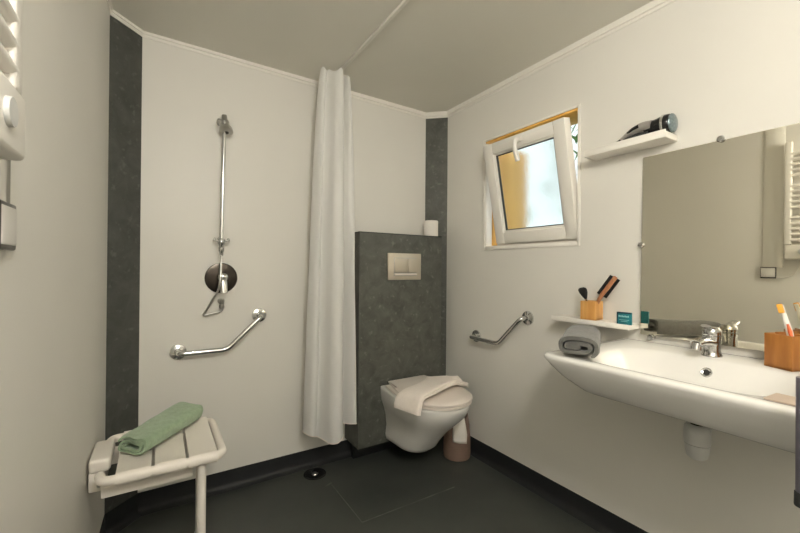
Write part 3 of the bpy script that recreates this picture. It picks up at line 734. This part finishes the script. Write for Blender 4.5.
# ------------------------------------------------------------------ shelves
def shelf(label, y0, y1, x0, z0, z1, lip):
    t = thing('wall_shelf', label, 'shelf', (XR, (y0+y1)/2, z0), 'narrow white wall shelves')
    b = BM(); add_box(b, (x0, y0, z0), (XR-.001, y1, z1), .0015, 2); obj('shelf_board', b, 'plastic', t)
    b = BM(); add_box(b, (x0+.0, y0, z1-.002), (x0+.005, y1, z1+lip), .001, 2); obj('front_lip', b, 'plastic', t)
    return t
shelf('narrow white shelf above the mirror corner, holding the hair dryer', .672, .995, 1.590, 1.656, 1.680, .006)
shelf('narrow white shelf above the washbasin, holding the bamboo tumbler', .800, 1.155, 1.590, .918, .937, .0018)

def tumbler(name, label, cx, cy, z0, hw, hh, ang, m, divided):
    t = thing(name, label, 'tumbler', (cx, cy, z0))
    R_ = Matrix.Translation((cx, cy, z0)) @ Matrix.Rotation(ang, 4, 'Z')
    b = BM(); w = .006
    add_box(b, (-hw, -hw, 0), (hw, hw, .008), .001)
    add_box(b, (-hw, -hw, .0), (-hw+w, hw, hh), .0015); add_box(b, (hw-w, -hw, .0), (hw, hw, hh), .0015)
    add_box(b, (-hw+w, -hw, .0), (hw-w, -hw+w, hh), .0015); add_box(b, (-hw+w, hw-w, .0), (hw-w, hw, hh), .0015)
    b.transform(R_); obj('box', b, m, t)
    if divided:
        b = BM(); add_box(b, (-hw+w, .008, .008), (hw-w, .012, hh+.006), .0008); b.transform(R_); obj('divider', b, m, t)
    return t
tumbler('bamboo_tumbler', 'pale bamboo square tumbler on the narrow shelf over the washbasin', 1.642, .985, .9375, .034, .082, math.radians(4), 'bamboo', False)
tumbler('wooden_tumbler', 'reddish wooden square tumbler holding a toothbrush on the washbasin ledge', 1.592, .343, .8752, .037, .101, math.radians(-24), 'redwood', True)

# make-up brush (fan) and hair brush in the bamboo tumbler
mb = thing('makeup_brush', 'small makeup brush with black fan bristles, on the left in the bamboo tumbler', 'makeup brush', (1.640, .995, .96))
p0 = V((1.648, .985, .952)); p1 = V((1.628, 1.004, 1.028)); d = (p1-p0).normalized()
b = BM(); add_tube(b, [p0, p1], .0028, 8); obj('handle', b, 'blackpl', mb)
b = BM(); add_tube(b, [p1-d*.016, p1+d*.004], .0038, 10, [.9, 1.3]); obj('ferrule', b, 'chrome', mb)
b = BM(); rg = []
sd = V((.15, 1, 0)).normalized(); sn = d.cross(sd).normalized(); sd = sn.cross(d)
for t, w, th in ((0, .0055, .0055), (.012, .013, .008), (.028, .021, .009), (.042, .024, .008), (.049, .021, .004), (.053, .012, .002)):
    rg.append([p1+d*(t+.003*math.cos(a*1)*0)+sd*(w*math.cos(a))+sn*(th*math.sin(a)) for a in [2*PI*k/20 for k in range(20)]])
add_loft(b, rg); obj('bristles', b, 'bristle', mb)
hb_ = thing('hair_brush', 'wooden hair brush with two rows of black bristles leaning out of the bamboo tumbler', 'hair brush', (1.645, .965, .96))
p0 = V((1.658, .995, .953)); p1 = V((1.630, .938, 1.040)); p2 = V((1.618, .868, 1.128))
d = (p2-p1).normalized(); sd = V((-.84, -.54, 0)); sd = (sd-d*sd.dot(d)).normalized(); sn = d.cross(sd).normalized()
b = BM(); hp2 = smooth_path([p0, p1, p1.lerp(p2, .5), p2], 6)
add_sweep(b, hp2, [(x*1.0, y) for x, y in circ(.0085, 14)], True, [.75+.35*min(1, i/8) for i in range(len(hp2))]); obj('handle', b, 'handlewood', hb_)
for s in (-1, 1):
    b = BM()
    for k in range(22):
        t = .10+.86*k/21; q = p1.lerp(p2, t)
        add_tube(b, [q+sn*s*.004, q+sn*s*.0215+d*.001*math.sin(k*3)], .0034, 6)
    obj('bristle_row', b, 'bristle', hb_)

# teal packet
pk = thing('soap_packet', 'small teal printed packet standing at the right end of the shelf', 'packet', (1.62, .832, .9405))
R_ = Matrix.Translation((1.602, .822, .9376)) @ Matrix.Rotation(math.radians(2), 4, 'Z')
b = BM(); add_box(b, (-.005, -.028, 0), (.005, .028, .050), .001); b.transform(R_); obj('carton', b, 'teal', pk)
b = BM(); add_box(b, (-.0056, -.028, .044), (-.0049, .028, .050), 0); add_box(b, (-.0056, .0235, .0), (-.0049, .028, .050), 0); b.transform(R_); obj('border', b, 'navy', pk)
b = BM()
for k in range(7):
    y = .018-.0058*k; add_box(b, (-.0057, y-.0022, .030), (-.0049, y+.0022, .030+.007-.0015*(k % 2)), 0)
add_box(b, (-.0057, -.020, .018), (-.0049, .018, .0195), 0); add_box(b, (-.0057, -.014, .012), (-.0049, .012, .0135), 0)
b.transform(R_); obj('printed_lines', b, 'pale', pk)

# toothbrush in the wooden tumbler
tb = thing('toothbrush', 'white and orange toothbrush standing in the reddish wooden tumbler', 'toothbrush', (1.60, .35, .89))
p0 = V((1.590, .322, .886)); p1 = V((1.590, .340, .985)); p2 = V((1.592, .352, 1.035)); p3 = V((1.594, .359, 1.062))
tbp = smooth_path([p0, p0.lerp(p1, .5), p1, p2, p3], 6); n_ = len(tbp)
b = BM(); add_sweep(b, tbp, [(x*1.1, y*.8) for x, y in circ(.0066, 12)], True, [1.1 if i < n_*.5 else (1.1-.6*(i/n_-.5)*2.4 if i < n_*.8 else .75) for i in range(n_)]); obj('handle', b, 'plastic', tb)
b = BM(); add_sweep(b, [V((1.5825, .333, .965)), V((1.5835, .337, .985)), V((1.586, .343, 1.007))], circ(.0052, 12), True, [.7, 1, .5]); obj('grip', b, 'orange', tb)
b = BM(); t_ = BM(); add_box(t_, (-.010, -.0065, -.014), (.002, .0065, .014), .003, 2)
merge(b, t_, Matrix.Translation((1.588, .358, 1.052)) @ Matrix.Rotation(math.radians(-14), 4, 'X')); obj('bristles', b, 'yellow', tb)

# thin beige slab added in place of a shadow on the front rim
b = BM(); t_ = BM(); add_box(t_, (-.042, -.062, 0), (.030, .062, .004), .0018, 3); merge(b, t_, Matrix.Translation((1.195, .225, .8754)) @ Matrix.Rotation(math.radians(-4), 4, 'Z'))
tag(obj('rim_shade_slab', b, 'rim_shade', at=(1.195, .225, .8754)), 'flat beige slab standing in for a shadow on the right front rim of the washbasin', 'rim_shade')

# ------------------------------------------------------------------ hair dryer
hd = thing('hair_dryer', 'black and silver hair dryer lying on the upper shelf', 'hair dryer', (1.64, .77, 1.682))
hx = 1.638
b = BM(); add_lathe(b, (hx, .672, 1.7195), (0, 1, .02), [(0, .0), (.033, .0), (.036, .004), (.037, .014), (.035, .030), (.030, .05), (.027, .070), (.023, .090), (0, .092)], 32); obj('motor_housing', b, 'blackpl', hd)
b = BM(); add_lathe(b, (hx, .671, 1.7195), (0, -1, -.02), [(.034, 0), (.0355, .003), (.0340, .006), (.028, .009), (0, .011)], 32); obj('rear_grille', b, 'mesh', hd)
b = BM(); add_lathe(b, (hx, .690, 1.7200), (0, 1, .02), [(.0362, 0), (.0385, .002), (.0385, .008), (.0360, .010)], 32); obj('trim_ring', b, 'chrome', hd)
b = BM(); pth = smooth_path([(hx-.012, .735, 1.728), (hx-.015, .775, 1.731), (hx-.010, .82, 1.716), (hx-.006, .850, 1.702)], 6)
add_sweep(b, pth, [(x*1.0, y*1.0) for x, y in circ(.0205, 18)], True, [1.0-.42*i/len(pth) for i in range(len(pth))]); obj('handle', b, 'silver', hd)
b = BM(); add_sweep(b, [V((hx-.006, .846, 1.7035)), V((hx-.004, .885, 1.6925))], circ(.0095, 14), True, [1.05, .75]); obj('handle_tip', b, 'blackpl', hd)
b = BM(); add_sweep(b, smooth_path([(hx-.031, .775, 1.733), (hx-.028, .80, 1.728), (hx-.021, .822, 1.719)], 4), [(x*.6, y) for x, y in circ(.007, 10)], True); obj('switch', b, 'blackpl', hd)
b = BM(); add_tube(b, smooth_path([(hx-.02, .745, 1.700), (hx-.03, .78, 1.700), (hx-.028, .83, 1.692), (hx-.005, .80, 1.689), (hx-.015, .76, 1.690)], 6), .0065, 8); obj('cord', b, 'rubber', hd)

# ------------------------------------------------------------------ fold-down support rail, cut by the right edge of the frame
fr_ = thing('support_rail', 'grey metal upright with dark end cap at the right edge beside the washbasin', 'support rail', (1.05, .19, .70))
b = BM(); add_tube(b, [(1.05, .204, .955), (1.05, .204, .728)], .0115, 14); obj('upright', b, 'purple', fr_)
b = BM(); add_lathe(b, (1.05, .204, .708), (0, 0, 1), [(.013, 0), (.0135, .003), (.0130, .026), (.011, .028)], 18); obj('end_cap', b, 'rubber', fr_)
b = BM(); add_tube(b, round_path([(1.05, .204, .930), (1.05, .165, .945), (1.05, .150, .96), (XR-.004, .150, .96)], .02), .013, 14); obj('arm', b, 'purple', fr_)
b = BM(); add_box(b, (XR-.010, .115, .90), (XR-.001, .195, 1.04), .003); obj('wall_plate', b, 'purple', fr_)

# ------------------------------------------------------------------ floor drain
dr = thing('floor_drain', 'round black floor drain at the foot of the back wall', 'drain', (.755, 2.065, 0))
b = BM(); add_lathe(b, (.755, 2.065, .0005), (0, 0, 1), [(.062, 0), (.062, .002), (.054, .004), (.046, .002), (0, .002)], 40); obj('rim', b, 'blackpl', dr)
b = BM(); add_lathe(b, (.755, 2.065, .0025), (0, 0, 1), [(.018, 0), (.016, .003), (0, .0035)], 20); obj('cap', b, 'steel', dr)

# ------------------------------------------------------------------ lamp, world, camera
cl = thing('pendant_lamp', 'opal globe pendant lamp hanging behind the camera', 'pendant lamp', (.20, -.38, 1.93))
LX, LYY, LZ = .20, -.38, 2.05
b = BM(); add_lathe(b, (LX, LYY, H), (0, 0, -1), [(.05, 0), (.05, .02), (.045, .024), (0, .024)], 32); obj('canopy', b, 'plastic', cl)
b = BM(); add_tube(b, [(LX, LYY, H-.02), (LX, LYY, LZ+.125)], .006, 10); obj('stem', b, 'steel', cl)
b = BM(); add_lathe(b, (LX, LYY, LZ), (0, 0, 1), [(.12*math.sin(PI*k/20), -.12*math.cos(PI*k/20)) for k in range(21)], 32); obj('globe', b, 'lamp', cl)

for o in list(C.objects):
    if o.name == 'hair_dryer': o.location.z -= .003
    if o.parent is None and (o.name in ('wash_basin', 'basin_tap', 'wooden_tumbler', 'toothbrush', 'rim_shade_slab') or (o.name.startswith('rolled_towel') and 'grey' in o['label'])):
        o.location.z -= .005

w = bpy.data.worlds.new('World'); S.world = w; w.use_nodes = True
bg = w.node_tree.nodes['Background']; bg.inputs['Color'].default_value = (0.90, 0.98, 1.0, 1); bg.inputs['Strength'].default_value = 1.25

cam = bpy.data.cameras.new('camera'); co = bpy.data.objects.new('camera', cam); C.objects.link(co)
cam.sensor_width = 36; cam.lens = 36*382.2/800; cam.clip_start = .01
yaw, pit, rol = math.radians(32.38), math.radians(.21), math.radians(.46)
F = V((math.sin(yaw)*math.cos(pit), math.cos(yaw)*math.cos(pit), math.sin(pit)))
R = V((math.cos(yaw), -math.sin(yaw), 0)); U = R.cross(F)
R2 = R*math.cos(rol)+U*math.sin(rol); U2 = U*math.cos(rol)-R*math.sin(rol)
mtx = Matrix((R2, U2, -F)).transposed().to_4x4(); mtx.translation = V((0, 0, 1.16)); co.matrix_world = mtx
S.camera = co
S.view_settings.view_transform = 'Standard'; S.view_settings.look = 'None'; S.view_settings.gamma = 1
S.view_settings.use_curve_mapping = False; S.view_settings.exposure = 0.0
S.cycles.max_bounces = 10; S.cycles.diffuse_bounces = 6; S.cycles.transmission_bounces = 8; S.cycles.transparent_max_bounces = 12
